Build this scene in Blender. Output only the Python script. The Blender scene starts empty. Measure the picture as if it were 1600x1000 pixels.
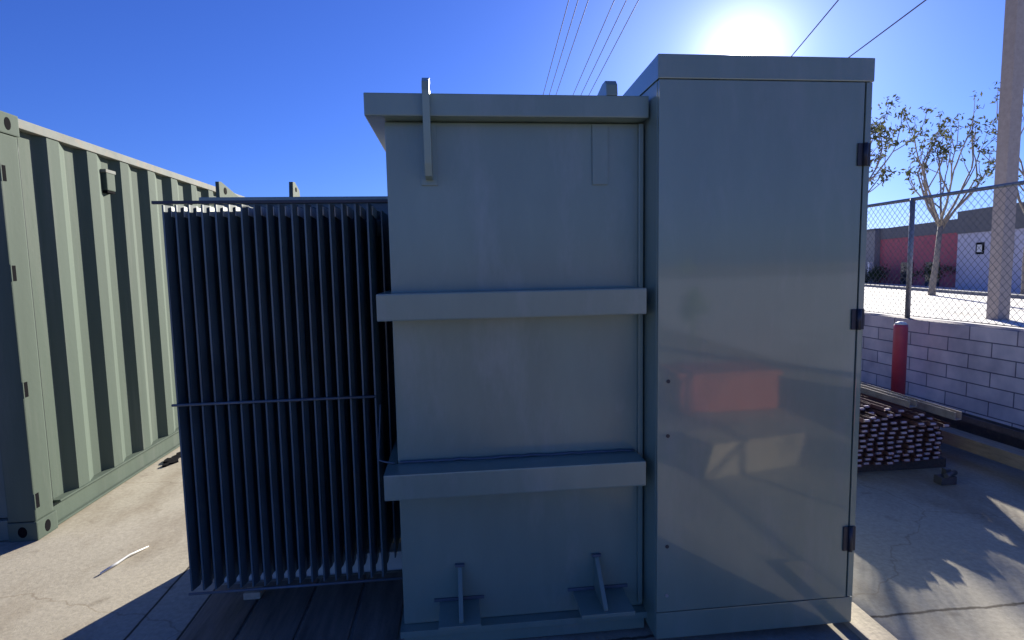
import bpy, bmesh, math, random
from mathutils import Vector, Matrix
R = math.radians
random.seed(11)
S = bpy.context.scene
COL = S.collection

# ------------------------------------------------------------------ camera
cam_d = bpy.data.cameras.new('camera')
cam_d.sensor_width = 36.0
cam_d.lens = 873.0 / 1600.0 * 36.0
cam_d.clip_start = 0.05
cam_d.clip_end = 3000.0
cam = bpy.data.objects.new('camera', cam_d)
COL.objects.link(cam)
rot = Matrix(((0.994355, 0.028831, -0.102111), (-0.104339, 0.090948, -0.990375), (-0.019267, 0.995438, 0.093443)))
rows = Matrix((rot[0], rot[1], rot[2]))
cam.matrix_world = Matrix.Translation((0, 0, 1.6)) @ rows.to_4x4()
S.camera = cam

# ------------------------------------------------------------------ light
EL, AZ = 18.35, 28.0
sun_dir = Vector((math.cos(R(EL)) * math.sin(R(AZ)), math.cos(R(EL)) * math.cos(R(AZ)), math.sin(R(EL))))
W = bpy.data.worlds.new('World')
S.world = W
W.use_nodes = True
wn = W.node_tree.nodes; wl = W.node_tree.links
wn.clear()
sky = wn.new('ShaderNodeTexSky'); sky.sky_type = 'NISHITA'; sky.sun_disc = False
sky.sun_elevation = R(EL); sky.sun_rotation = R(AZ)
sky.air_density = 1.0; sky.dust_density = 0.35; sky.ozone_density = 4.0
hs = wn.new('ShaderNodeMix'); hs.data_type = 'RGBA'; hs.blend_type = 'MULTIPLY'; hs.inputs['Factor'].default_value = 1.0; hs.inputs['B'].default_value = (0.40, 0.60, 1.36, 1)
bg = wn.new('ShaderNodeBackground'); bg.inputs['Strength'].default_value = 0.05
wo = wn.new('ShaderNodeOutputWorld')
wl.new(sky.outputs[0], hs.inputs['A']); wl.new(hs.outputs['Result'], bg.inputs['Color'])
# circumsolar brightening of the real sky (depends only on the angle to the sun)
tc = wn.new('ShaderNodeTexCoord')
dp = wn.new('ShaderNodeVectorMath'); dp.operation = 'DOT_PRODUCT'
dp.inputs[1].default_value = sun_dir
wl.new(tc.outputs['Generated'], dp.inputs[0])
def wpow(e, k):
    mx = wn.new('ShaderNodeMath'); mx.operation = 'MAXIMUM'; mx.inputs[1].default_value = 0.0
    wl.new(dp.outputs['Value'], mx.inputs[0])
    p = wn.new('ShaderNodeMath'); p.operation = 'POWER'; p.inputs[1].default_value = e
    wl.new(mx.outputs[0], p.inputs[0])
    m = wn.new('ShaderNodeMath'); m.operation = 'MULTIPLY'; m.inputs[1].default_value = k
    wl.new(p.outputs[0], m.inputs[0])
    return m
a1 = wpow(8000.0, 9.0); a2 = wpow(500.0, 0.42); a3 = wpow(55.0, 0.07)
s1 = wn.new('ShaderNodeMath'); s1.operation = 'ADD'; wl.new(a1.outputs[0], s1.inputs[0]); wl.new(a2.outputs[0], s1.inputs[1])
s2 = wn.new('ShaderNodeMath'); s2.operation = 'ADD'; wl.new(s1.outputs[0], s2.inputs[0]); wl.new(a3.outputs[0], s2.inputs[1])
bg2 = wn.new('ShaderNodeBackground'); bg2.inputs['Color'].default_value = (1.0, 0.97, 0.97, 1)
wl.new(s2.outputs[0], bg2.inputs['Strength'])
ad = wn.new('ShaderNodeAddShader'); wl.new(bg.outputs[0], ad.inputs[0]); wl.new(bg2.outputs[0], ad.inputs[1])
wl.new(ad.outputs[0], wo.inputs['Surface'])

sd = bpy.data.lights.new('sun', 'SUN'); sd.energy = 5.0; sd.angle = R(0.53); sd.color = (1.0, 0.95, 0.83)
so = bpy.data.objects.new('sun', sd); COL.objects.link(so)
so.rotation_euler = sun_dir.to_track_quat('Z', 'Y').to_euler()
so.location = (20, 40, 30)

S.view_settings.view_transform = 'Standard'
S.view_settings.look = 'None'
S.view_settings.gamma = 1.0
S.view_settings.use_curve_mapping = False
S.view_settings.exposure = 1.2

# ------------------------------------------------------------------ materials
def mat(name, base, rough=0.6, metal=0.0, var=0.15, vscale=3.0, coat=0.0, bump=0.0, bscale=40.0, dirt=None, dirt_amt=0.3, spec=0.5, stretch=None, coat_rough=0.08):
    m = bpy.data.materials.new(name); m.use_nodes = True
    nt = m.node_tree; n = nt.nodes; l = nt.links
    b = n['Principled BSDF']
    geo = n.new('ShaderNodeNewGeometry')
    mp = n.new('ShaderNodeMapping')
    if stretch: mp.inputs['Scale'].default_value = stretch
    l.new(geo.outputs['Position'], mp.inputs['Vector'])
    nz = n.new('ShaderNodeTexNoise'); nz.inputs['Scale'].default_value = vscale; nz.inputs['Detail'].default_value = 8
    nz.inputs['Roughness'].default_value = 0.62
    l.new(mp.outputs[0], nz.inputs['Vector'])
    rp = n.new('ShaderNodeValToRGB')
    c = Vector(base)
    rp.color_ramp.elements[0].position = 0.3; rp.color_ramp.elements[0].color = (*(c * (1 - var)), 1)
    rp.color_ramp.elements[1].position = 0.7; rp.color_ramp.elements[1].color = (*(c * (1 + var)), 1)
    l.new(nz.outputs['Fac'], rp.inputs[0])
    out = rp.outputs[0]
    if dirt:
        n2 = n.new('ShaderNodeTexNoise'); n2.inputs['Scale'].default_value = vscale * 2.3; n2.inputs['Detail'].default_value = 10
        n2.inputs['Roughness'].default_value = 0.7
        l.new(mp.outputs[0], n2.inputs['Vector'])
        r2 = n.new('ShaderNodeValToRGB'); r2.color_ramp.elements[0].position = 0.52; r2.color_ramp.elements[1].position = 0.72
        r2.color_ramp.elements[1].color = (dirt_amt * 2, dirt_amt * 2, dirt_amt * 2, 1)
        l.new(n2.outputs['Fac'], r2.inputs[0])
        mx = n.new('ShaderNodeMix'); mx.data_type = 'RGBA'
        l.new(r2.outputs[0], mx.inputs['Factor']); l.new(out, mx.inputs['A']); mx.inputs['B'].default_value = (*dirt, 1)
        out = mx.outputs['Result']
    l.new(out, b.inputs['Base Color'])
    b.inputs['Roughness'].default_value = rough; b.inputs['Metallic'].default_value = metal
    b.inputs['Specular IOR Level'].default_value = spec
    b.inputs['Coat Weight'].default_value = coat; b.inputs['Coat Roughness'].default_value = coat_rough
    if bump:
        n3 = n.new('ShaderNodeTexNoise'); n3.inputs['Scale'].default_value = bscale; n3.inputs['Detail'].default_value = 6
        l.new(geo.outputs['Position'], n3.inputs['Vector'])
        bp = n.new('ShaderNodeBump'); bp.inputs['Strength'].default_value = bump; bp.inputs['Distance'].default_value = 0.01
        l.new(n3.outputs['Fac'], bp.inputs['Height']); l.new(bp.outputs[0], b.inputs['Normal'])
        if coat:
            l.new(bp.outputs[0], b.inputs['Coat Normal'])
    return m

M = {}
M['tank'] = mat('grey_green_tank_paint', (0.185, 0.250, 0.195), 0.38, 0, 0.16, 1.3, coat=0.5, bump=0.03, bscale=3.0, dirt=(0.25, 0.30, 0.26), dirt_amt=0.38, coat_rough=0.14, stretch=(1.3, 1.3, 0.4))
M['door'] = mat('grey_green_door_paint', (0.180, 0.238, 0.180), 0.30, 0, 0.12, 1.3, coat=0.9, bump=0.08, bscale=1.6, dirt=(0.27, 0.29, 0.26), dirt_amt=0.2, stretch=(1.5, 1.5, 0.4), coat_rough=0.05)
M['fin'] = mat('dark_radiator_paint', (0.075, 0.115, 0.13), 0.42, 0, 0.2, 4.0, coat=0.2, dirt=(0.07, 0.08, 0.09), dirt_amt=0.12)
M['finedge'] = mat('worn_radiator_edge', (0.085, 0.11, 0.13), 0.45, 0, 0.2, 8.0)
M['header'] = mat('radiator_header_paint', (0.25, 0.31, 0.27), 0.5, 0, 0.1, 8.0)
M['cont'] = mat('green_container_paint', (0.078, 0.104, 0.080), 0.8, 0, 0.14, 1.6, bump=0.08, bscale=25, dirt=(0.12, 0.14, 0.115), dirt_amt=0.4, spec=0.2, stretch=(1.5, 1.5, 0.12))
M['contrail'] = mat('weathered_container_rail', (0.19, 0.20, 0.175), 0.85, 0, 0.18, 5, dirt=(0.30, 0.22, 0.15), dirt_amt=0.35)
M['contdoor'] = mat('container_end_paint', (0.10, 0.13, 0.11), 0.6, 0, 0.12, 3, dirt=(0.06, 0.07, 0.06), dirt_amt=0.2)
M['black'] = mat('black_recess', (0.006, 0.006, 0.008), 0.95, spec=0.05)
M['blackmetal'] = mat('dark_hinge_steel', (0.03, 0.034, 0.045), 0.45, 0.2)
M['galv'] = mat('galvanised_steel', (0.30, 0.31, 0.32), 0.5, 0.6, 0.15, 12)
M['wire'] = mat('wire_steel', (0.13, 0.14, 0.15), 0.6, 0.3)
M['cable'] = mat('overhead_cable', (0.05, 0.05, 0.055), 0.6)
M['red'] = mat('red_bollard_paint', (0.60, 0.07, 0.10), 0.45, 0, 0.12, 6, dirt=(0.35, 0.12, 0.1), dirt_amt=0.15)
M['wood'] = mat('weathered_timber', (0.30, 0.23, 0.15), 0.8, 0, 0.25, 6, bump=0.2, bscale=60, dirt=(0.14, 0.10, 0.07), dirt_amt=0.3, stretch=(6, 1, 6))
M['wooddark'] = mat('dark_timber', (0.075, 0.06, 0.05), 0.85, 0, 0.3, 6, bump=0.3, bscale=60, stretch=(8, 1, 8))
M['palewood'] = mat('pale_timber', (0.46, 0.38, 0.26), 0.8, 0, 0.2, 6, bump=0.2, bscale=60, dirt=(0.25, 0.2, 0.14), dirt_amt=0.25, stretch=(8, 1, 8))
M['rust'] = mat('rusty_purple_primer', (0.15, 0.07, 0.065), 0.7, 0.2, 0.3, 9, bump=0.2, bscale=80, dirt=(0.16, 0.09, 0.06), dirt_amt=0.3)
M['barend'] = mat('pale_bar_end', (0.62, 0.47, 0.47), 0.6, 0, 0.25, 20)
M['steelrail'] = mat('scuffed_dark_steel', (0.11, 0.105, 0.11), 0.38, 0.4, 0.3, 8, dirt=(0.25, 0.2, 0.16), dirt_amt=0.3)
M['pole'] = mat('concrete_pole', (0.36, 0.315, 0.28), 0.85, 0, 0.12, 7, bump=0.3, bscale=50, dirt=(0.2, 0.18, 0.16), dirt_amt=0.2)
M['bark'] = mat('pale_bark', (0.30, 0.26, 0.21), 0.85, 0, 0.25, 6, dirt=(0.16, 0.13, 0.10), dirt_amt=0.3)
M['redwall'] = mat('dark_red_wall_paint', (0.40, 0.09, 0.12), 0.75, 0, 0.08, 0.6, dirt=(0.32, 0.09, 0.11), dirt_amt=0.2)
M['greywall'] = mat('charcoal_wall_paint', (0.13, 0.135, 0.145), 0.8, 0, 0.08, 0.6)
M['greywall2'] = mat('mid_grey_wall_paint', (0.22, 0.22, 0.225), 0.8, 0, 0.08, 0.6)
M['palewall'] = mat('pale_lavender_wall_paint', (0.50, 0.50, 0.60), 0.7, 0, 0.05, 0.6)
M['glass'] = mat('dark_window_glass', (0.03, 0.035, 0.05), 0.08, 0, 0.05)
M['white'] = mat('white_paint', (0.72, 0.72, 0.70), 0.6, 0, 0.05)
M['orange'] = mat('orange_red_plastic', (0.62, 0.15, 0.08), 0.5, 0, 0.1, 8)
M['stucco'] = mat('pale_stucco', (0.13, 0.16, 0.20), 0.9, 0, 0.08, 0.4)
M['ply'] = mat('pale_plywood', (0.72, 0.66, 0.55), 0.8, 0, 0.08, 4)
M['sunpatch'] = mat('sunlit_patch_paint', (0.60, 0.62, 0.56), 0.6, 0, 0.12, 9)  # pale colour that stands in for sunlight on the fin tops
M['plank'] = mat('oily_brown_plank', (0.21, 0.165, 0.12), 0.75, 0, 0.4, 3, bump=0.2, bscale=60, dirt=(0.24, 0.19, 0.12), dirt_amt=0.3, stretch=(7, 0.8, 1))
M['oldrail'] = mat('pale_weathered_steel', (0.34, 0.29, 0.24), 0.6, 0.2, 0.3, 8, dirt=(0.2, 0.12, 0.08), dirt_amt=0.35)
M['screw'] = mat('bare_bolt', (0.35, 0.36, 0.38), 0.4, 0.6)

def leafmat(name, a, b_):
    m = bpy.data.materials.new(name); m.use_nodes = True
    n = m.node_tree.nodes; l = m.node_tree.links; b = n['Principled BSDF']
    g = n.new('ShaderNodeNewGeometry'); rp = n.new('ShaderNodeValToRGB')
    rp.color_ramp.elements[0].color = (*a, 1); rp.color_ramp.elements[1].color = (*b_, 1)
    l.new(g.outputs['Random Per Island'], rp.inputs[0]); l.new(rp.outputs[0], b.inputs['Base Color'])
    b.inputs['Roughness'].default_value = 0.8; b.inputs['Specular IOR Level'].default_value = 0.15
    tr = n.new('ShaderNodeBsdfTranslucent'); l.new(rp.outputs[0], tr.inputs['Color'])
    mx = n.new('ShaderNodeMixShader'); mx.inputs[0].default_value = 0.35
    l.new(b.outputs[0], mx.inputs[1]); l.new(tr.outputs[0], mx.inputs[2]); l.new(mx.outputs[0], n['Material Output'].inputs['Surface'])
    return m
M['leaf'] = leafmat('olive_leaves', (0.05, 0.065, 0.03), (0.12, 0.12, 0.06))
M['leaf2'] = leafmat('bright_leaves', (0.25, 0.32, 0.12), (0.45, 0.5, 0.22))
M['bush'] = leafmat('dark_bush_leaves', (0.02, 0.045, 0.02), (0.05, 0.08, 0.035))

def concrete(name, base, joints=True):
    m = bpy.data.materials.new(name); m.use_nodes = True
    n = m.node_tree.nodes; l = m.node_tree.links; b = n['Principled BSDF']
    g = n.new('ShaderNodeNewGeometry')
    def noise(sc, det=8, ro=0.6, vec=None):
        x = n.new('ShaderNodeTexNoise'); x.inputs['Scale'].default_value = sc; x.inputs['Detail'].default_value = det
        x.inputs['Roughness'].default_value = ro
        l.new(vec if vec else g.outputs['Position'], x.inputs['Vector']); return x.outputs['Fac']
    def ramp(f, p0, c0, p1, c1):
        r = n.new('ShaderNodeValToRGB'); e = r.color_ramp.elements
        e[0].position = p0; e[0].color = (*c0, 1); e[1].position = p1; e[1].color = (*c1, 1)
        l.new(f, r.inputs[0]); return r.outputs[0]
    def mul(a, c):
        x = n.new('ShaderNodeMix'); x.data_type = 'RGBA'; x.blend_type = 'MULTIPLY'; x.inputs['Factor'].default_value = 1
        l.new(a, x.inputs['A']); l.new(c, x.inputs['B']); return x.outputs['Result']
    bc = Vector(base)
    c = ramp(noise(0.9, 10, 0.65), 0.3, bc * 0.86, 0.7, bc * 1.12)
    c = mul(c, ramp(noise(38, 6, 0.7), 0.35, (0.82, 0.82, 0.82), 0.65, (1.08, 1.08, 1.08)))
    # damp stains stretched along the slab
    mp = n.new('ShaderNodeMapping'); mp.inputs['Scale'].default_value = (1.0, 0.45, 1); mp.inputs['Rotation'].default_value = (0, 0, 0.5)
    l.new(g.outputs['Position'], mp.inputs['Vector'])
    c = mul(c, ramp(noise(1.5, 7, 0.6, mp.outputs[0]), 0.50, (1, 1, 1), 0.64, (0.74, 0.70, 0.66)))
    c = mul(c, ramp(noise(7.0, 4, 0.5), 0.64, (1, 1, 1), 0.76, (0.72, 0.70, 0.68)))
    if joints:
        sp = n.new('ShaderNodeSeparateXYZ'); l.new(g.outputs['Position'], sp.inputs[0])
        wob = noise(6.0, 6, 0.7)
        def line(axis, val, amp, w, dark):
            a = n.new('ShaderNodeMath'); a.operation = 'MULTIPLY_ADD'; a.inputs[1].default_value = amp
            l.new(wob, a.inputs[0]); l.new(sp.outputs[axis], a.inputs[2])
            s = n.new('ShaderNodeMath'); s.operation = 'SUBTRACT'; s.inputs[1].default_value = val + amp * 0.5; l.new(a.outputs[0], s.inputs[0])
            ab = n.new('ShaderNodeMath'); ab.operation = 'ABSOLUTE'; l.new(s.outputs[0], ab.inputs[0])
            return ramp(ab.outputs[0], w * 0.6, (dark, dark * 0.9, dark * 0.85), w, (1, 1, 1))
        c = mul(c, line(1, 2.205, 0.05, 0.010, 0.25))
        c = mul(c, line(0, -1.487, 0.012, 0.008, 0.12))
        c = mul(c, line(0, -1.252, 0.006, 0.008, 0.15))
        c = mul(c, line(1, 7.3, 0.02, 0.012, 0.3))
        c = mul(c, line(1, -2.6, 0.02, 0.012, 0.3))
        # hairline cracks
        vo = n.new('ShaderNodeTexVoronoi'); vo.feature = 'DISTANCE_TO_EDGE'; vo.inputs['Scale'].default_value = 0.55
        wv = n.new('ShaderNodeVectorMath'); wv.operation = 'MULTIPLY_ADD'
        nv = n.new('ShaderNodeTexNoise'); nv.inputs['Scale'].default_value = 3.5; nv.inputs['Detail'].default_value = 6
        l.new(g.outputs['Position'], nv.inputs['Vector'])
        l.new(nv.outputs['Color'], wv.inputs[0]); wv.inputs[1].default_value = (0.35, 0.35, 0); l.new(g.outputs['Position'], wv.inputs[2])
        l.new(wv.outputs[0], vo.inputs['Vector'])
        c = mul(c, ramp(vo.outputs['Distance'], 0.0012, (0.74, 0.70, 0.66), 0.003, (1, 1, 1)))
    l.new(c, b.inputs['Base Color'])
    b.inputs['Roughness'].default_value = 0.85; b.inputs['Specular IOR Level'].default_value = 0.3
    bp = n.new('ShaderNodeBump'); bp.inputs['Strength'].default_value = 0.25; bp.inputs['Distance'].default_value = 0.006
    l.new(noise(55, 6, 0.7), bp.inputs['Height']); l.new(bp.outputs[0], b.inputs['Normal'])
    return m
M['concrete'] = concrete('yard_concrete', (0.44, 0.39, 0.30))
M['street'] = concrete('sunlit_pale_street_concrete', (0.78, 0.75, 0.70), False)  # concrete base colour lightened to carry the sun glare at a distance

def blockmat():
    m = bpy.data.materials.new('painted_block_wall'); m.use_nodes = True
    n = m.node_tree.nodes; l = m.node_tree.links; b = n['Principled BSDF']
    g = n.new('ShaderNodeNewGeometry')
    sp = n.new('ShaderNodeSeparateXYZ'); l.new(g.outputs['Position'], sp.inputs[0])
    cb = n.new('ShaderNodeCombineXYZ'); l.new(sp.outputs['Y'], cb.inputs['X']); l.new(sp.outputs['Z'], cb.inputs['Y'])
    br = n.new('ShaderNodeTexBrick'); br.inputs['Scale'].default_value = 1.0
    br.inputs['Brick Width'].default_value = 0.46; br.inputs['Row Height'].default_value = 0.1375
    br.inputs['Mortar Size'].default_value = 0.006; br.inputs['Mortar Smooth'].default_value = 0.3
    br.inputs['Color1'].default_value = (0.88, 0.74, 0.66, 1); br.inputs['Color2'].default_value = (0.74, 0.61, 0.55, 1)
    br.inputs['Mortar'].default_value = (0.22, 0.18, 0.2, 1)
    l.new(cb.outputs[0], br.inputs['Vector'])
    nz = n.new('ShaderNodeTexNoise'); nz.inputs['Scale'].default_value = 5; nz.inputs['Detail'].default_value = 9
    l.new(g.outputs['Position'], nz.inputs['Vector'])
    rp = n.new('ShaderNodeValToRGB'); rp.color_ramp.elements[0].position = 0.3; rp.color_ramp.elements[0].color = (0.75, 0.75, 0.78, 1)
    rp.color_ramp.elements[1].position = 0.7; rp.color_ramp.elements[1].color = (1.12, 1.1, 1.08, 1)
    l.new(nz.outputs['Fac'], rp.inputs[0])
    mx = n.new('ShaderNodeMix'); mx.data_type = 'RGBA'; mx.blend_type = 'MULTIPLY'; mx.inputs['Factor'].default_value = 1
    l.new(br.outputs['Color'], mx.inputs['A']); l.new(rp.outputs[0], mx.inputs['B']); l.new(mx.outputs['Result'], b.inputs['Base Color'])
    b.inputs['Roughness'].default_value = 0.85
    bp = n.new('ShaderNodeBump'); bp.inputs['Strength'].default_value = 0.8; bp.inputs['Distance'].default_value = 0.008; bp.invert = True
    l.new(br.outputs['Fac'], bp.inputs['Height']); l.new(bp.outputs[0], b.inputs['Normal'])
    return m
M['block'] = blockmat()

# ------------------------------------------------------------------ mesh helpers
class MB:
    def __init__(s): s.b = bmesh.new()
    def box(s, x0, x1, y0, y1, z0, z1, bev=0.0):
        t = bmesh.new()
        v = [t.verts.new((x, y, z)) for x in (x0, x1) for y in (y0, y1) for z in (z0, z1)]
        for f in ((0, 1, 3, 2), (4, 6, 7, 5), (0, 4, 5, 1), (2, 3, 7, 6), (0, 2, 6, 4), (1, 5, 7, 3)):
            t.faces.new([v[i] for i in f])
        return s._add(t, bev)
    def prism(s, pts, vec, bev=0.0):
        t = bmesh.new()
        a = [t.verts.new(p) for p in pts]; c = [t.verts.new(Vector(p) + Vector(vec)) for p in pts]
        t.faces.new(a); t.faces.new(c[::-1])
        k = len(a)
        for i in range(k):
            t.faces.new((a[i], c[i], c[(i + 1) % k], a[(i + 1) % k]))
        bmesh.ops.recalc_face_normals(t, faces=t.faces)
        return s._add(t, bev)
    def _add(s, t, bev):
        bmesh.ops.recalc_face_normals(t, faces=t.faces)
        if bev > 0:
            bmesh.ops.bevel(t, geom=list(t.edges), offset=bev, segments=2, affect='EDGES', profile=0.7)
        me = bpy.data.meshes.new('t'); t.to_mesh(me); t.free()
        s.b.from_mesh(me); bpy.data.meshes.remove(me)
        return s
    def tube(s, pts, r, seg=8, caps=True):
        pts = [Vector(p) for p in pts]
        rs = r if isinstance(r, (list, tuple)) else [r] * len(pts)
        rings = []
        ref = None
        for i, p in enumerate(pts):
            d = (pts[min(i + 1, len(pts) - 1)] - pts[max(i - 1, 0)]).normalized()
            if ref is None:
                ref = Vector((0, 0, 1)) if abs(d.z) < 0.9 else Vector((1, 0, 0))
            u = (ref - d * ref.dot(d)).normalized(); w = d.cross(u); ref = u
            rings.append([s.b.verts.new(p + (u * math.cos(a) + w * math.sin(a)) * rs[i]) for a in [2 * math.pi * k / seg for k in range(seg)]])
        for a, c in zip(rings, rings[1:]):
            for k in range(seg):
                f = s.b.faces.new((a[k], a[(k + 1) % seg], c[(k + 1) % seg], c[k])); f.smooth = True
        if caps and seg > 2:
            s.b.faces.new(rings[0][::-1]); s.b.faces.new(rings[-1])
        return s
    def build(s, name, material, parent=None, origin=None):
        me = bpy.data.meshes.new(name)
        if origin is not None:
            bmesh.ops.translate(s.b, verts=s.b.verts, vec=-Vector(origin))
        s.b.to_mesh(me); s.b.free()
        o = bpy.data.objects.new(name, me); COL.objects.link(o)
        mats = material if isinstance(material, (list, tuple)) else [material]
        for m in mats: me.materials.append(m)
        if origin is not None: o.location = origin
        if parent is not None:
            o.parent = parent
            q = Vector((0, 0, 0)); pp = parent
            while pp is not None: q += pp.location; pp = pp.parent
            o.location = o.location - q
        return o
def bx(name, m, parent, *a, bev=0.0):
    return MB().box(*a, bev=bev).build(name, m, parent)
def tag(o, label=None, cat=None, group=None, kind=None):
    if label: o['label'] = label
    if cat: o['category'] = cat
    if group: o['group'] = group
    if kind: o['kind'] = kind
    return o
def empty(name, loc=(0, 0, 0)):
    o = bpy.data.objects.new(name, None); COL.objects.link(o); o.location = loc; o.empty_display_size = 0.2
    return o

def leaves(m, c, rad_, n, size, flat=0.8):
    for _ in range(n):
        d = Vector((random.gauss(0, 1), random.gauss(0, 1), random.gauss(0, flat)))
        p = c + d.normalized() * rad_ * (random.random() ** 0.5)
        a = Vector((random.gauss(0, 1), random.gauss(0, 1), random.gauss(0, 1) - .4)).normalized()
        b = a.cross(Vector((random.gauss(0, 1), random.gauss(0, 1), random.gauss(0, 1)))).normalized()
        s_ = size * random.uniform(.6, 1.4)
        v = [m.b.verts.new(p + a * s_ + b * 0), m.b.verts.new(p + b * s_ * .38), m.b.verts.new(p - a * s_), m.b.verts.new(p - b * s_ * .38)]
        m.b.faces.new(v)

# ------------------------------------------------------------------ ground
g = MB().box(-700, 700, -700, 700, -0.3, 0.0).build('ground', M['concrete']); tag(g, kind='structure')
st = MB().box(5.3, 120, -60, 300, -0.1, 0.004).build('street', M['street']); tag(st, kind='structure')

# ------------------------------------------------------------------ transformer
T = empty('transformer', (0.4, 2.9, 0))
tag(T, 'large grey-green painted steel transformer with cooling fins and a tall cabinet on its right', 'transformer')
# high voltage tank
tk = MB()
tk.box(-0.25, 0.79, 2.28, 3.60, 0.10, 2.175, bev=0.006)
tk = tk.build('tank', M['tank'], T)
ld = MB()
ld.box(-0.315, 0.785, 2.20, 3.68, 2.178, 2.262, bev=0.005)
ld.build('tank_lid', M['tank'], T)
# joint post between tank and cabinet
jp = MB(); jp.box(0.766, 0.786, 2.262, 2.278, 0.12, 2.172, bev=0.004); jp.build('joint_flange', M['tank'], T)
# stiffening braces wrapped round the tank
for (z0, z1) in ((1.406, 1.510), (0.703, 0.806)):
    b = MB()
    b.box(-0.292, 0.758, 2.14, 2.276, z0, z1, bev=0.006)
    b.box(-0.292, -0.254, 2.2765, 3.6, z0 + 0.001, z1 - 0.001, bev=0.004)
    b.build('stiffener', M['tank'], T)
# weld bead above lower stiffener
wb = MB()
pts = [(-0.24 + i * 0.03, 2.270 + random.uniform(-.003, .003), 0.811 + random.uniform(-.002, .002)) for i in range(34)]
wb.tube(pts, 0.006, 6); wb.build('weld_bead', M['finedge'], T)
# base frame of the tank
bf = MB(); bf.box(-0.262, 0.80, 2.23, 3.62, 0.070, 0.098, bev=0.003); bf.box(-0.25, 0.79, 2.25, 3.60, 0.012, 0.068, bev=0.003)
bf.build('base_frame', M['tank'], T)
# lifting lugs
def lug(x, name='lifting_lug'):
    m = MB()
    P = [(2.268, 1.95), (2.185, 1.955), (2.165, 2.02), (2.165, 2.27), (2.185, 2.315), (2.23, 2.33), (2.268, 2.32), (2.278, 2.28), (2.278, 1.95)]
    P = [(2.278, 1.95), (2.196, 1.953), (2.184, 2.0), (2.160, 2.26), (2.168, 2.296), (2.20, 2.318), (2.24, 2.318), (2.278, 2.29)]
    m.prism([(x - 0.014, y, z) for y, z in P], (0.028, 0, 0), bev=0.003)
    o = m.build(name, M['tank'], T)
    # eye hole shown as dark bushing through the plate
    h = MB(); h.tube([(x - 0.0155, 2.205, 2.283), (x + 0.0155, 2.205, 2.283)], 0.012, 14); h.build('lug_eye', M['black'], o)
lug(-0.083)
m = MB(); P = [(2.45, 2.263), (2.20, 2.263), (2.205, 2.305), (2.225, 2.325), (2.27, 2.325), (2.45, 2.28)]
m.prism([(0.615, y, z) for y, z in P], (0.045, 0, 0), bev=0.004); m.build('lifting_lug', M['tank'], T)
# pad behind the plates
pl = MB(); pl.box(-0.115, -0.050, 2.272, 2.279, 1.93, 2.17, bev=0.002); pl.build('lug_plate', M['tank'], T)
pl = MB(); pl.box(0.575, 0.64, 2.272, 2.279, 1.93, 2.17, bev=0.002)
pl.build('lug_plate', M['tank'], T)
# jacking pads with gusset
for x0, x1, xc in ((-0.098, 0.070, -0.008), (0.478, 0.70, 0.582)):
    m = MB(); m.box(x0, x1, 2.10, 2.279, 0.175, 0.192, bev=0.003)
    pad = m.build('jacking_pad', M['tank'], T)
    m = MB(); m.prism([(xc - 0.009, 2.279, 0.193), (xc - 0.009, 2.115, 0.193), (xc - 0.009, 2.115, 0.205), (xc - 0.009, 2.262, 0.345), (xc - 0.009, 2.279, 0.345)], (0.018, 0, 0), bev=0.002)
    m.build('gusset', M['tank'], pad)
    m = MB(); m.prism([(xc - 0.009, 2.279, 0.100), (xc - 0.009, 2.24, 0.100), (xc - 0.009, 2.12, 0.174), (xc - 0.009, 2.279, 0.174)], (0.018, 0, 0), bev=0.002)
    m.build('gusset', M['tank'], pad)
    m = MB(); m.box(x0 - 0.022, x1 + 0.022, 2.271, 2.279, 0.193, 0.206, bev=0.002); m.build('weld_strip', M['finedge'], pad)
    m = MB(); m.box(xc - 0.02, xc + 0.02, 2.262, 2.279, 0.346, 0.356, bev=0.002); m.build('gusset_cap', M['finedge'], pad)

# cabinet
cb = MB()
X0, X1, YF = 0.795, 1.668, 2.135
cb.box(X0, X1, YF, 3.55, 0.045, 2.30, bev=0.005)
cab = cb.build('cabinet', M['tank'], T)
rf = MB()
rf.prism([(X0 - 0.004, 2.116, 2.392), (X0 - 0.004, 2.116, 2.302), (X0 - 0.004, 3.60, 2.302), (X0 - 0.004, 3.60, 2.325)], (X1 - X0 + 0.008, 0, 0), bev=0.004)
rf.build('cabinet_roof', M['door'], cab)
dr = MB(); dr.box(X0 + 0.002, 1.636, 2.120, 2.134, 0.165, 2.300, bev=0.003)
door = dr.build('cabinet_door', M['door'], cab)
fr = MB(); fr.box(1.6435, X1, 2.120, 2.134, 0.165, 2.300, bev=0.003); fr.build('door_frame', M['door'], cab)
si = MB(); si.box(X0 + 0.002, X1, 2.122, 2.134, 0.046, 0.160, bev=0.003); si.build('cabinet_sill', M['door'], cab)
gp = MB(); gp.box(1.6365, 1.643, 2.1325, 2.1347, 0.165, 2.300); gp.build('door_gap', M['black'], cab)
for z0, z1 in ((1.977, 2.065), (1.320, 1.404), (0.374, 0.480)):
    m = MB(); m.box(1.612, 1.638, 2.113, 2.119, z0, z1, bev=0.002); m.box(1.642, 1.666, 2.113, 2.119, z0, z1, bev=0.002)
    m.tube([(1.640, 2.110, z0), (1.640, 2.110, z1)], 0.009, 10)
    m.build('hinge', M['blackmetal'], cab)
for z in (1.136, 0.913, 0.448):
    m = MB(); m.tube([(0.840, 2.1205, z), (0.840, 2.1175, z)], 0.008, 10); m.build('screw', M['blackmetal'], door)
m = MB(); m.tube([(0.840, 2.1205, 0.237), (0.840, 2.116, 0.237)], 0.007, 10); m.build('screw', M['screw'], door)

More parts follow.
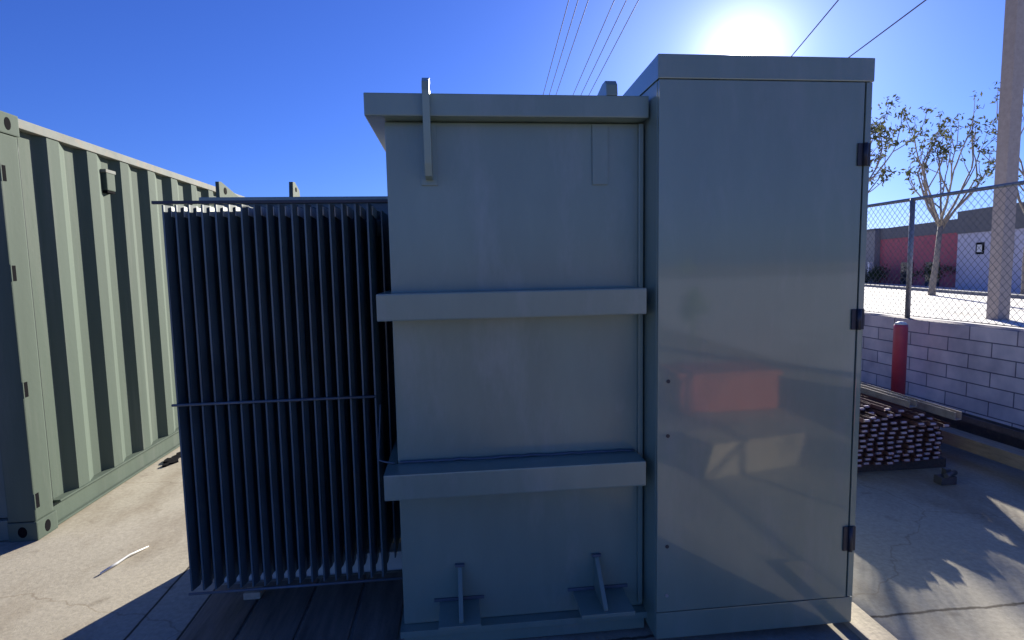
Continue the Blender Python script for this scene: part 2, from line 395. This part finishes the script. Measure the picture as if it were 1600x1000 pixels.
# main tank behind the fins
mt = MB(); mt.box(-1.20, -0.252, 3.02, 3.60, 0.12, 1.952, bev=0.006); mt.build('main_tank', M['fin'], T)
ml = MB(); ml.box(-1.255, -0.2535, 2.985, 3.64, 1.955, 1.980, bev=0.004); ml.build('main_tank_lid', M['tank'], T)
m = MB(); m.prism([(-1.185, 3.02, 1.981), (-1.185, 3.02, 2.062), (-1.185, 3.05, 2.066), (-1.185, 3.42, 1.99), (-1.185, 3.42, 1.981)], (0.018, 0, 0), bev=0.002)
o = m.build('lifting_lug', M['cont'], T)
h = MB(); h.tube([(-1.187, 3.095, 2.025), (-1.165, 3.095, 2.025)], 0.018, 14); h.build('lug_eye', M['black'], o)
m = MB(); m.prism([(-0.822, 3.00, 1.981), (-0.822, 3.01, 2.058), (-0.822, 3.05, 2.062), (-0.822, 3.13, 2.03), (-0.822, 3.14, 1.981)], (0.02, 0, 0), bev=0.002)
o = m.build('lifting_lug', M['cont'], T)
h = MB(); h.tube([(-0.824, 3.06, 2.025), (-0.800, 3.06, 2.025)], 0.012, 14); h.build('lug_eye', M['black'], o)

# radiator
rad = MB(); rad.tube([(-1.185, 2.74, 1.80), (-0.315, 2.74, 1.80)], 0.038, 16)
rad = rad.build('radiator', M['fin'], T)
NF = 17
def fin_mesh(x):
    m = MB(); y0, y1, z0, z1 = 2.45, 2.985, 0.222, 1.882
    t = 0.0035
    pr = [(x - t, y0 + .10), (x - 0.010, y0 + .055), (x - 0.0085, y0 + .03), (x - 0.0035, y0), (x + 0.0035, y0), (x + 0.0045, y0 + .010), (x + 0.0125, y0 + .045), (x + .0125, y0 + .06), (x + t, y0 + .085),
          (x + t, 2.56), (x + .0085, 2.58), (x + .0085, 2.64), (x + t, 2.66), (x + t, 2.76), (x + .0085, 2.78), (x + .0085, 2.84), (x + t, 2.86), (x + t, y1),
          (x - t, y1), (x - t, 2.86), (x - .0085, 2.84), (x - .0085, 2.78), (x - t, 2.76), (x - t, 2.66), (x - .0085, 2.64), (x - .0085, 2.58), (x - t, 2.56)]
    m.prism([(a, b, z0) for a, b in pr], (0, 0, z1 - z0))
    return m
for i in range(NF):
    x = -1.174 + i * (0.818 / (NF - 1)) + random.uniform(-.0022, .0022)
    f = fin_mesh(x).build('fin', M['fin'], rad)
    m = MB(); zt = 1.878 - random.uniform(0, .004); zl = zt - random.uniform(.040, .05)
    m.prism([(x + .0130, 2.488, zl + .006), (x + .0130, 2.49, zt), (x + .0130, 2.63, zt), (x + .0130, 2.64, zl + .01), (x + .0130, 2.60, zl)], (.003, 0, 0), bev=.001)
    m.build('sunlit_fin_patch', M['sunpatch'], f)  # added pale strip painting the sunlit patch at each fin top
# the outermost, wider spaced return fin against the tank
m = MB(); m.box(-0.318, -0.312, 2.60, 3.02, 0.23, 1.868); m.build('fin', M['fin'], rad)
# tie bars
m = MB(); m.tube([(-1.192, 2.443, 1.050), (-0.352, 2.443, 1.052)], 0.006, 8); m.build('tie_bar', M['finedge'], rad)
m = MB(); m.tube([(-1.182, 2.443, 0.214), (-0.262, 2.443, 0.214)], 0.006, 8); m.build('tie_bar', M['finedge'], rad)
m = MB(); m.box(-1.208, -0.262, 2.436, 2.452, 1.884, 1.897, bev=0.002); m.build('top_rim', M['blackmetal'], rad)
# thin hanging earth wire beside the tank
m = MB(); pts = []
for i in range(15):
    t = i / 14
    pts.append((-0.330 + 0.075 * max(0, t - .78) / .22 * .9, 2.42 - 0.16 * t, 1.02 - 0.20 * min(1, t * 1.25) - 0.008 * t))
m.tube(pts, 0.0035, 6); m.build('earth_wire', M['finedge'], T)

# timbers under the transformer
def timber(x0, x1, y0, y1, z0, z1, mt_, label, grp='timbers under the transformer'):
    c = ((x0 + x1) / 2, (y0 + y1) / 2, z0)
    m = MB(); m.box(x0, x1, y0, y1, z0, z1, bev=0.006)
    o = m.build('timber', mt_, None, c); tag(o, label, 'timber', grp); return o
timber(-1.23, -0.27, 2.90, 3.00, 0.0015, 0.105, M['ply'], 'long pale timber lying crosswise under the back ends of the cooling fins')
timber(-1.06, -0.98, 2.70, 2.76, 0.0155, 0.050, M['palewood'], 'short pale wooden block on the ground below the cooling fins')
timber(-1.235, -1.00, 2.0, 2.86, 0.0012, 0.014, M['plank'], 'flat brown board on the ground under the left fins, next to the slab joint')
timber(-0.985, -0.74, 2.0, 2.86, 0.0012, 0.013, M['plank'], 'flat brown board second from the left under the cooling fins')
timber(-0.725, -0.50, 2.0, 2.86, 0.0012, 0.015, M['plank'], 'flat brown board third from the left under the cooling fins')
timber(-0.485, -0.285, 2.0, 2.86, 0.0012, 0.013, M['plank'], 'flat brown board beside the lower left corner of the tank')
timber(0.82, 1.655, 2.30, 2.42, 0.001, 0.044, M['wooddark'], 'dark timber across the ground under the tall cabinet')
timber(1.672, 1.79, 1.60, 2.27, 0.0015, 0.035, M['palewood'], 'pale splintered plank on the ground at the foot of the tall cabinet', None)

# ------------------------------------------------------------------ container
C = empty('shipping_container', (-2.562, 3.55, 0))
tag(C, 'olive green corrugated shipping container standing left of the transformer', 'shipping container')
CX, CY, CL, CW, CH = -2.562, 3.55, 6.06, 2.44, 2.55
sp = MB()
# corrugated side: profile along y
prof = []
off_out, off_in = CX - 0.010, CX - 0.055
prof += [(off_in, CY + 0.218)]
ys = CY + 0.348
while ys < CY + CL - 0.55:
    prof += [(off_in, ys), (off_out, ys + 0.07), (off_out, ys + 0.18), (off_in, ys + 0.30)]
    ys += 0.40
prof.append((off_out, CY + CL - 0.2))
z0, z1 = 0.165, CH - 0.062
vs = []
for x, y in prof:
    vs.append((sp.b.verts.new((x, y, z0)), sp.b.verts.new((x, y, z1))))
for a, b in zip(vs, vs[1:]):
    sp.b.faces.new((a[0], b[0], b[1], a[1]))
back = [(sp.b.verts.new((CX - 0.09, CY + CL - 0.2, z)), sp.b.verts.new((CX - 0.09, CY + 0.285, z))) for z in (z0, z1)]
sp.b.faces.new((back[0][0], back[1][0], back[1][1], back[0][1]))
sp.build('side_panel', M['cont'], C)
# far long side, roof
bx('side_panel', M['cont'], C, CX - CW, CX - CW + 0.03, CY + 0.1, CY + CL - 0.1, 0.05, CH - 0.06)
bx('roof_panel', M['contrail'], C, CX - CW + 0.065, CX - 0.065, CY + 0.05, CY + CL - 0.05, CH - 0.045, CH - 0.022)
bx('top_rail', M['contrail'], C, CX - 0.062, CX - 0.002, CY + 0.165, CY + CL - 0.18, CH - 0.060, CH - 0.004, bev=0.004)
bx('top_rail', M['contrail'], C, CX - CW, CX - CW + 0.06, CY + 0.18, CY + CL - 0.18, CH - 0.060, CH - 0.004, bev=0.004)
r = MB(); r.box(CX - 0.09, CX - 0.030, CY + 0.18, CY + CL - 0.18, 0.020, 0.150, bev=0.003); r.box(CX - 0.0295, CX - 0.002, CY + 0.18, CY + CL - 0.18, 0.012, 0.026, bev=0.002)
r.box(CX - 0.09, CX - 0.001, CY + 0.22, CY + CL - 0.18, 0.151, 0.164, bev=0.002)
r.build('bottom_rail', M['cont'], C)
# corner post and flat end panel
bx('corner_post', M['cont'], C, CX - 0.16, CX - 0.002, CY + 0.002, CY + 0.155, 0.121, CH - 0.121, bev=0.008)
bx('flat_panel', M['cont'], C, CX - 0.085, CX - 0.044, CY + 0.1555, CY + 0.217, 0.136, CH - 0.062, bev=0.002)
bx('corner_post', M['cont'], C, CX - CW, CX - CW + 0.16, CY + 0.002, CY + 0.155, 0.121, CH - 0.121, bev=0.008)
bx('corner_post', M['cont'], C, CX - 0.16, CX - 0.002, CY + CL - 0.16, CY + CL, 0.121, CH - 0.121, bev=0.008)
# weld seam
sm = MB(); sm.tube([(CX - 0.046, CY + 0.219, z) for z in [0.14 + i * 0.1 for i in range(24)]], 0.003, 5); sm.build('seam', M['blackmetal'], C)
# corner castings with oval holes
def casting(x0, x1, y0, y1, z0, z1, hy, hz):
    o = bx('corner_casting', M['cont'], C, x0, x1, y0, y1, z0, z1, bev=0.008)
    if hy is not None:
        m = MB(); P = []
        for k in range(20):
            a = 2 * math.pi * k / 20
            P.append((x1 - 0.004, hy + 0.024 * math.cos(a), hz + 0.037 * math.sin(a)))
        m.prism(P, (0.0052, 0, 0)); m.build('casting_hole', M['black'], o)
        m = MB(); P = []
        for k in range(20):
            a = 2 * math.pi * k / 20
            P.append(((x0 + x1) / 2 + 0.026 * math.cos(a), y0 + 0.004, hz + 0.034 * math.sin(a)))
        m.prism(P, (0, -0.0052, 0)); m.build('casting_hole', M['black'], o)
casting(CX - 0.162, CX + 0.004, CY - 0.004, CY + 0.174, 0.0, 0.118, CY + 0.085, 0.058)
casting(CX - 0.162, CX + 0.004, CY - 0.004, CY + 0.174, CH - 0.118, CH + 0.006, CY + 0.085, CH - 0.058)
casting(CX - 0.162, CX + 0.004, CY + CL - 0.17, CY + CL + 0.004, 0.0, 0.118, None, 0)
casting(CX - 0.162, CX + 0.004, CY + CL - 0.17, CY + CL + 0.004, CH - 0.118, CH + 0.006, None, 0)
casting(CX - CW - 0.004, CX - CW + 0.162, CY - 0.004, CY + 0.174, 0.0, 0.118, None, 0)
casting(CX - CW - 0.004, CX - CW + 0.162, CY - 0.004, CY + 0.174, CH - 0.118, CH + 0.006, None, 0)
# end: doors
bx('end_sill', M['contdoor'], C, CX - CW + 0.163, CX - 0.163, CY + 0.005, CY + 0.10, 0.01, 0.135, bev=0.005)
bx('end_header', M['contdoor'], C, CX - CW + 0.163, CX - 0.163, CY + 0.005, CY + 0.10, CH - 0.13, CH - 0.01, bev=0.005)
for k in range(2):
    a = CX - 0.165 - 1.055 * (k + 1); b = CX - 0.165 - 1.055 * k - 0.01
    d = MB(); d.box(a, b, CY + 0.035, CY + 0.075, 0.14, CH - 0.135, bev=0.004)
    for j in range(5):
        d.box(a + 0.08, b - 0.08, CY + 0.018, CY + 0.034, 0.3 + j * 0.43, 0.5 + j * 0.43, bev=0.008)
    d = d.build('container_door', M['contdoor'], C)
    for xx in (a + 0.28, b - 0.28):
        m = MB(); m.tube([(xx, CY - 0.002, 0.08), (xx, CY - 0.002, CH - 0.08)], 0.016, 10); m.build('locking_rod', M['galv'], d)
# hinge slots on post side
for z in (1.623, 0.929, 0.242, 2.2):
    m = MB(); m.box(CX - 0.0025, CX + 0.0005, CY + 0.006, CY + 0.042, z - 0.045, z + 0.045)
    h = m.build('hinge_slot', M['black'], C)
    m = MB(); m.box(CX - 0.0025, CX + 0.007, CY - 0.004, CY + 0.0035, z - 0.05, z + 0.05, bev=0.001); m.build('slot_rim', M['cont'], h)
# vent
v = MB(); v.box(CX - 0.071, CX - 0.008, 4.575, 4.680, 2.24, 2.375, bev=0.008); v = v.build('vent_cover', M['cont'], C)
m = MB(); m.box(CX - 0.071, CX - 0.004, 4.565, 4.69, 2.370, 2.395, bev=0.004); m.build('vent_hood', M['contrail'], v)
m = MB(); m.box(CX - 0.071, CX - 0.012, 4.58, 4.675, 2.222, 2.2385); m.build('vent_slot', M['black'], v)
# dark debris beside the container
m = MB()
for k in range(12):
    cx_ = -2.46 + random.gauss(0, 0.025); cy_ = 4.98 + random.gauss(0, 0.07); s_ = random.uniform(.02, .05)
    m.prism([(cx_ + s_ * math.cos(a) * random.uniform(.6, 1.3), cy_ + 1.6 * s_ * math.sin(a) * random.uniform(.6, 1.3), 0.001) for a in [0, 1.1, 2.2, 3.3, 4.4, 5.4]], (0, 0, random.uniform(.006, .018)))
tag(m.build('debris', M['black'], None, (-2.5, 4.95, 0)), 'dark clump of debris on the sunlit ground at the foot of the container', 'debris')
# pale stick on the ground
m = MB(); m.tube([(-1.93, 3.08, .008), (-1.90, 3.17, .010), (-1.88, 3.26, .012), (-1.83, 3.36, .008)], [0.006, .008, .006, .003], 6)
tag(m.build('stick', M['white'], None, (-1.9, 3.2, 0)), 'thin pale curved stick on the sunlit concrete left of the fins', 'stick')

# ------------------------------------------------------------------ block wall + fence
WX = 4.9
w = MB(); w.box(WX, WX + 0.20, -2.0, 26.0, -0.1, 0.960, bev=0.004)
tag(w.build('block_wall', M['block'], None, (WX, 6, 0)), 'low pale painted block wall below the chain link fence', 'wall')
F = empty('chain_link_fence', (WX + 0.1, 6, 0.96))
tag(F, 'galvanised chain link fence standing on top of the block wall', 'fence')
FT = 2.255
m = MB(); m.tube([(WX + .1, -2, FT), (WX + .1, 26, FT)], 0.019, 10); m.build('top_rail', M['galv'], F)
for k, py in enumerate([5.69 + 2.2 * q for q in range(-3, 9)]):
    m = MB(); m.tube([(WX + .1, py, 0.955), (WX + .1, py, FT + 0.01)], 0.026, 12); m.build('fence_post', M['galv'], F)
m = MB(); xw = WX + 0.066
P_ = 0.072; hgt = FT - 0.985; zb = 0.985
def wirebox(p, q, r):
    p = Vector(p); q = Vector(q); d = (q - p).normalized(); n1 = Vector((1, 0, 0)); n2 = d.cross(n1)
    a = [m.b.verts.new(p + n1 * i * r + n2 * j * r) for i, j in ((-1, -1), (1, -1), (1, 1), (-1, 1))]
    b = [m.b.verts.new(q + n1 * i * r + n2 * j * r) for i, j in ((-1, -1), (1, -1), (1, 1), (-1, 1))]
    for k in range(4): m.b.faces.new((a[k], a[(k + 1) % 4], b[(k + 1) % 4], b[k]))
y = -2.0
while y < 18.0:
    wirebox((xw, y, zb), (xw, y + hgt * 0.92, FT), 0.0013)
    wirebox((xw - .003, y + hgt * 0.92, zb), (xw - .003, y, FT), 0.0013)
    y += P_
m.tube([(xw, -2, 0.99), (xw, 19, 0.99)], 0.004, 6)
m.build('wire_mesh', M['wire'], F)

# bollard
m = MB(); bc = Vector((4.46, 5.15, 0)); rr = 0.062
m.tube([bc + Vector((0, 0, z)) for z in (0, 0.93, 0.955)], [rr, rr, rr * .93], 24)
B = m.build('bollard', M['red'], None, bc); tag(B, 'round red bollard standing between the block wall and the stacked metal bars', 'bollard')
m = MB(); m.tube([bc + Vector((0, 0, z)) for z in (0.956, 0.975, 0.985)], [rr * .93, rr * .7, rr * .3], 24); m.build('bollard_cap', M['white'], B)

# ------------------------------------------------------------------ stack of bars
bar_src = None
cols = 10
for c in range(cols):
    rows = [12, 12, 12, 12, 11, 11, 10, 10, 9, 8][c]
    for r_ in range(rows):
        zz = 0.075 + r_ * 0.0375 + random.uniform(-.001, .001)
        x = 2.86 + c * 0.086 + r_ * 0.0045 + random.uniform(-.0025, .0025)
        yf = 3.73 + 0.008 * c + random.uniform(-.02, .02)
        if r_ >= rows - 2: yf -= random.uniform(-.1, .10)
        if bar_src is None:
            o = MB()
            # U channel with lips
            w_, h_, t_ = 0.031, 0.030, 0.004
            o.prism([(-w_, 0, 0), (w_, 0, 0), (w_, 0, h_), (w_ - t_, 0, h_), (w_ - t_, 0, t_), (-w_ + t_, 0, t_), (-w_ + t_, 0, h_), (-w_, 0, h_)], (0, 2.6, 0))
            o = o.build('metal_bar', M['rust'], None)
            e = MB(); e.box(-0.020, 0.020, -0.003, 0.012, 0.007, 0.021, bev=0.002)
            e = e.build('bar_end', M['barend'], o)
            bar_src = (o, e)
        else:
            o = bar_src[0].copy(); COL.objects.link(o)
            e = bar_src[1].copy(); COL.objects.link(e); e.parent = o
        o.location = (x, yf, zz)
        o.rotation_euler = (0, 0, random.uniform(-.004, .004))
        ON = ['first', 'second', 'third', 'fourth', 'fifth', 'sixth', 'seventh', 'eighth', 'ninth', 'tenth', 'eleventh', 'twelfth', 'thirteenth']
        rl = 'lowest' if r_ == 0 else ('topmost' if r_ == rows - 1 else ON[r_] + ' from the bottom')
        cl = 'the stack\'s rightmost column' if c == cols - 1 else 'the stack\'s ' + ON[cols - 1 - c] + ' column from right'
        tag(o, 'rusty bar, ' + rl + ' in ' + cl, 'metal bar', 'metal bars stacked beside the block wall')
# dunnage under the stack
for k, yy in enumerate((3.82, 5.6)):
    m = MB(); m.box(2.78, 3.74, yy, yy + 0.09, 0.002, 0.072, bev=.004)
    tag(m.build('timber', M['wooddark'], None, (3.3, yy, 0)), ['dark timber under the near end of the stacked metal bars', 'dark timber under the far end of the stacked metal bars'][k], 'timber', 'timbers under the metal bars')
# loose rails over the stack and along the wall
def rail(name, p, q, w_, h_, mt_, label, cat, grp=None, twist=0.0):
    p = Vector(p); q = Vector(q); d = (q - p); L = d.length
    m = MB()
    t = 0.006
    m.prism([(-w_ / 2, 0, 0), (w_ / 2, 0, 0), (w_ / 2, 0, h_), (w_ / 2 - t, 0, h_), (w_ / 2 - t, 0, t), (-w_ / 2 + t, 0, t), (-w_ / 2 + t, 0, h_), (-w_ / 2, 0, h_)] if mt_ is not M['palewood'] and mt_ is not M['wood'] else
            [(-w_ / 2, 0, 0), (w_ / 2, 0, 0), (w_ / 2, 0, h_), (-w_ / 2, 0, h_)], (0, L, 0), bev=0.002)
    o = m.build(name, mt_, None)
    o.location = p; o.rotation_mode = 'QUATERNION'; o.rotation_quaternion = d.to_track_quat('Y', 'Z')
    tag(o, label, cat, grp); return o
G_ = 'long steel channels lying by the wall'
rail('steel_channel', (4.12, 2.3, 0.27), (4.10, 6.8, 0.32), 0.08, 0.05, M['steelrail'], 'long dark steel channel nearest the wall, running forward past the bar stack', 'steel channel', G_)
rail('steel_channel', (3.42, 3.80, 0.49), (3.12, 6.6, 0.60), 0.07, 0.05, M['oldrail'], 'pale weathered steel channel resting along the top of the bar stack', 'steel channel', G_)
rail('steel_channel', (3.66, 3.66, 0.42), (3.40, 6.4, 0.54), 0.06, 0.06, M['oldrail'], 'pale weathered steel channel with its bright end poking out past the bar stack', 'steel channel', G_)
rail('wooden_beam', (3.98, 2.4, 0.126), (3.92, 6.8, 0.126), 0.14, 0.10, M['wood'], 'long pale wooden beam low beside the bar stack', 'beam')
rail('wooden_beam', (4.34, 2.3, 0.126), (4.30, 6.8, 0.126), 0.12, 0.12, M['steelrail'], 'dark weathered beam between the pale beam and the wall', 'beam')
for k, (xx, yy) in enumerate(((3.95, 3.1), (3.95, 4.6), (3.95, 6.2))):
    m = MB(); m.box(xx - .16, xx + .42, yy, yy + .09, 0.002, 0.125, bev=.004)
    tag(m.build('timber', M['wooddark'], None, (xx, yy, 0)), ['dark support timber under the near end of the long beams', 'dark support timber under the middle of the long beams', 'dark support timber under the far end of the long beams'][k], 'timber', 'support timbers under the long beams')
# small scrap in front of the stack
m = MB(); m.box(3.40, 3.52, 3.50, 3.57, 0.001, .06, bev=.01); m.tube([(3.42, 3.49, .075), (3.53, 3.53, .08)], .018, 8); m.box(3.45, 3.49, 3.52, 3.56, .06, .11, bev=.006)
tag(m.build('scrap_metal', M['steelrail'], None, (3.5, 3.74, 0)), 'small lump of scrap metal on the ground in front of the bar stack', 'scrap')

# ------------------------------------------------------------------ light pole
m = MB(); b_ = m.b
def sq(z, s_): return [b_.verts.new((14.135 + a * s_, 13.165 + c * s_, z)) for a, c in ((-1, -1), (1, -1), (1, 1), (-1, 1))]
q0 = sq(0, .168); q1 = sq(14, .160)
for k in range(4): b_.faces.new((q0[k], q0[(k + 1) % 4], q1[(k + 1) % 4], q1[k]))
b_.faces.new(q1)
m_ = m.build('utility_pole', M['pole'], None, (14.135, 13.165, 0))
bv = m_.modifiers.new('bevel', 'BEVEL'); bv.width = 0.015; bv.segments = 2
tag(m_, 'thick square concrete utility pole behind the chain link fence', 'utility pole')

# ------------------------------------------------------------------ overhead wires
for i, x in enumerate((5.226, 5.574, 5.957, 6.935, 7.391, 7.847)):
    m = MB(); d = Vector((0.072, 1, 0)); p = Vector((x, 30.8, 11.0))
    pts = []
    for k in range(13):
        t = -34 + k * 12; s_ = (t - 38) / 72
        pts.append(p + d * t + Vector((0, 0, 1.0 * (s_ * s_) - 0.0)) - Vector((0, 0, 0.01)))
    m.tube(pts, 0.017, 6); o = m.build('power_line', M['cable'], None, p)
    lab = ['leftmost of the three thin power lines on the left', 'middle one of the left three thin power lines', 'rightmost of the left three thin power lines',
           'leftmost of the three power lines nearer the cabinet', 'middle of the three power lines nearer the cabinet', 'rightmost of the three power lines nearer the cabinet'][i]
    tag(o, lab + ', high above the tank', 'power line', 'power lines above the tank')
for i, (a, c) in enumerate((((12.301, 19.56, 9), (11.122, 15.605, 9)), ((14.554, 19.625, 9), (13.726, 15.638, 9)))):
    a = Vector(a); c = Vector(c); d = (c - a).normalized(); m = MB()
    m.tube([a - d * 40, a, c, c + d * 26], [0.018, 0.022][i], 6); o = m.build('power_line', M['cable'], None, a)
    tag(o, ['thinner of the two power lines crossing the sky above the cabinet roof', 'thicker power line crossing the sky right of the cabinet roof'][i], 'power line', 'power lines over the cabinet')

# ------------------------------------------------------------------ building
BD = empty('commercial_building', (28.6, 31, 0))
tag(BD, 'low commercial building with dark red walls across the street', 'building')
u = Vector((29.75 - 27.66, 36 - 28, 0)).normalized()      # along the facade, away from the camera
nrm = Vector((-u.y, u.x, 0))                                # towards the camera side
O = Vector((27.66, 28, 0))
def slab(name, m_, a0, a1, z0, z1, depth=0.3, proud=0.0, parent=BD):
    p = O + u * a0 + nrm * proud; q = O + u * a1 + nrm * proud; back_ = -nrm * depth
    m = MB(); m.prism([(p.x, p.y, z0), (q.x, q.y, z0), ((q + back_).x, (q + back_).y, z0), ((p + back_).x, (p + back_).y, z0)], (0, 0, z1 - z0))
    return m.build(name, m_, parent)
slab('wall', M['redwall'], 0.0, 9.0, 0, 3.05, 12)
slab('parapet', M['greywall'], 0.0, 9.0, 3.053, 3.80, 12, 0.05)
slab('wall', M['greywall2'], 9.02, 24, 0, 3.7, 12, 0.35)
slab('parapet', M['greywall'], 9.02, 24, 3.703, 3.85, 12, 0.40)
slab('wall', M['palewall'], -14, -0.02, 0, 2.95, 12, 0.25)
slab('parapet', M['greywall'], -14, -0.02, 2.953, 4.15, 12, 0.32)
for a in (-1.9, -3.95, -6.0):
    f = slab('window', M['black'], a - 0.30, a + 0.30, 1.82, 2.42, 0.04, 0.292)
    slab('pane', M['white'], a - 0.19, a + 0.19, 1.93, 2.31, 0.01, 0.304, f)
for a in (2.6, 5.4):
    f = slab('doorway', M['glass'], a - 0.7, a + 0.7, 0.0, 1.45, 0.04, 0.042)
slab('downpipe', M['greywall'], -2.9, -2.78, 0, 2.9, 0.06, 0.32)
slab('downpipe', M['white'], 8.7, 8.95, 0, 1.5, 0.2, 0.8)
kb = MB(); p = O + nrm * 3.0
a_ = p - u * 30; c_ = p + u * 40; e_ = nrm * 0.35
kb.prism([(a_.x, a_.y, 0.004), (c_.x, c_.y, 0.004), ((c_ + e_).x, (c_ + e_).y, 0.004), ((a_ + e_).x, (a_ + e_).y, 0.004)], (0, 0, 0.14))
tag(kb.build('kerb', M['greywall2']), kind='structure')

# ------------------------------------------------------------------ vegetation
def tree(base, H, lean, spread, fork, n0, label, seed, leafn=26, leafs=0.085, trunk_r=0.16, clump=0.34):
    random.seed(seed)
    base = Vector(base)
    tr = MB(); lf = MB()
    top = base + Vector((lean[0], lean[1], fork))
    mid = base.lerp(top, 0.5) + Vector((random.uniform(-.08, .08), 0, 0))
    tr.tube([base - Vector((0, 0, .1)), base + Vector((0, 0, .3)), mid, top], [trunk_r * 1.25, trunk_r, trunk_r * .85, trunk_r * .72], 10)
    def limb(p, d, L, r, lev):
        pts = [p]; q = p.copy(); dd = d.copy(); k = 5
        for i in range(k):
            dd = (dd + Vector((random.gauss(0, .10), random.gauss(0, .10), random.gauss(0, .05) + .06))).normalized()
            q = q + dd * L / k; pts.append(q.copy())
        tr.tube(pts, [max(.008, r * (1 - .6 * i / k)) for i in range(k + 1)], 6)
        if lev == 0:
            leaves(lf, q, clump * random.uniform(.6, 1.25), int(leafn * random.uniform(.5, 1.4)), leafs)
            if random.random() < .7: leaves(lf, pts[3], clump * .6, int(leafn * .5), leafs)
            return
        nb = random.choice((2, 3, 3))
        for j in range(nb):
            f = pts[random.choice((2, 3, 4))] if j < nb - 1 else pts[-1]
            nd = (dd + Vector((random.gauss(0, .42), random.gauss(0, .42), random.gauss(0, .22)))).normalized()
            limb(f, nd, L * random.uniform(.5, .8), r * .55, lev - 1)
        if lev == 1: leaves(lf, pts[-1], clump * .7, int(leafn * .5), leafs)
    for i in range(n0):
        a = 2 * math.pi * i / n0 + random.uniform(-.3, .3)
        d = Vector((math.cos(a) * spread, math.sin(a) * spread, 1)).normalized()
        limb(top - Vector((0, 0, random.uniform(0, fork * .12))), d, (H - fork) * .50, trunk_r * .5, 2)
    T_ = empty('tree', base)
    tr.build('trunk', M['bark'], T_); lf.build('crown', M['leaf'], T_)
    tag(T_, label, 'tree', 'trees across the street')
    return T_
tree((21.35, 23.0, 0), 8.4, (.25, 0), .50, 3.1, 7, 'sparse pale trunked tree forking wide, between the cabinet and the utility pole', 5, leafn=13, leafs=.095, clump=.28, trunk_r=.13)
tree((12.95, 18.0, 0), 7.6, (.1, 0), .62, 2.6, 6, 'leafy tree partly hidden behind the right edge of the tall cabinet', 9, leafn=34, trunk_r=.12)
tree((22.6, 20.0, 0), 8.2, (0, 0), .42, 3.0, 6, 'sparse tree behind the square utility pole at the right', 21, leafn=16, trunk_r=.12)
random.seed(5)
for i, (a, h_, lab) in enumerate(((6.5, 1.25, 'dark bush against the red wall left of the pale tree trunk'), (0.5, 1.5, 'dark bush at the right end of the red wall'), (8.0, 1.1, 'dark bush beside the grey end wall of the red building'))):
    m = MB(); p = O + u * a + nrm * 1.2
    m.tube([p, p + Vector((0, 0, h_ * .6))], 0.03, 6)
    for k in range(9):
        leaves(m, p + Vector((random.gauss(0, .35), random.gauss(0, .35), h_ * random.uniform(.25, .85))), .4, 110, .06)
    tag(m.build('bush', M['bush'], None, p), lab, 'bush', 'bushes along the red building')

# ------------------------------------------------------------------ things behind the photographer, mirrored in the glossy cabinet door
m = MB(); m.prism([(1.80, 0.40, .004), (2.66, 0.20, .004), (2.56, -0.17, .004), (1.70, 0.03, .004)], (0.09, -0.03, .25), bev=.006)
tag(m.build('crate', M['palewood'], None, (2.2, .1, 0)), 'low pale wooden crate on the ground, mirrored below the red bin in the cabinet door', 'crate')
random.seed(3); m = MB(); m.tube([(4.66, -6.25, 0), (4.66, -6.25, 1.1)], 0.03, 8)
for k in range(7): leaves(m, Vector((4.66 + random.gauss(0, .08), -6.25, random.uniform(.5, 1.6))), .22, 70, .05)
tag(m.build('shrub', M['leaf2'], None, (4.66, -6.25, 0)), 'small sunlit shrub mirrored high on the left of the cabinet door', 'shrub')
m = MB(); m.box(2.35, 3.45, -1.95, -1.35, 0.02, 0.40, bev=.02); m.box(2.32, 3.48, -1.98, -1.32, 0.401, 0.45, bev=.01)
tag(m.build('storage_bin', M['orange'], None, (2.9, -1.65, 0)), 'orange red plastic bin mirrored in the middle of the glossy cabinet door', 'bin')
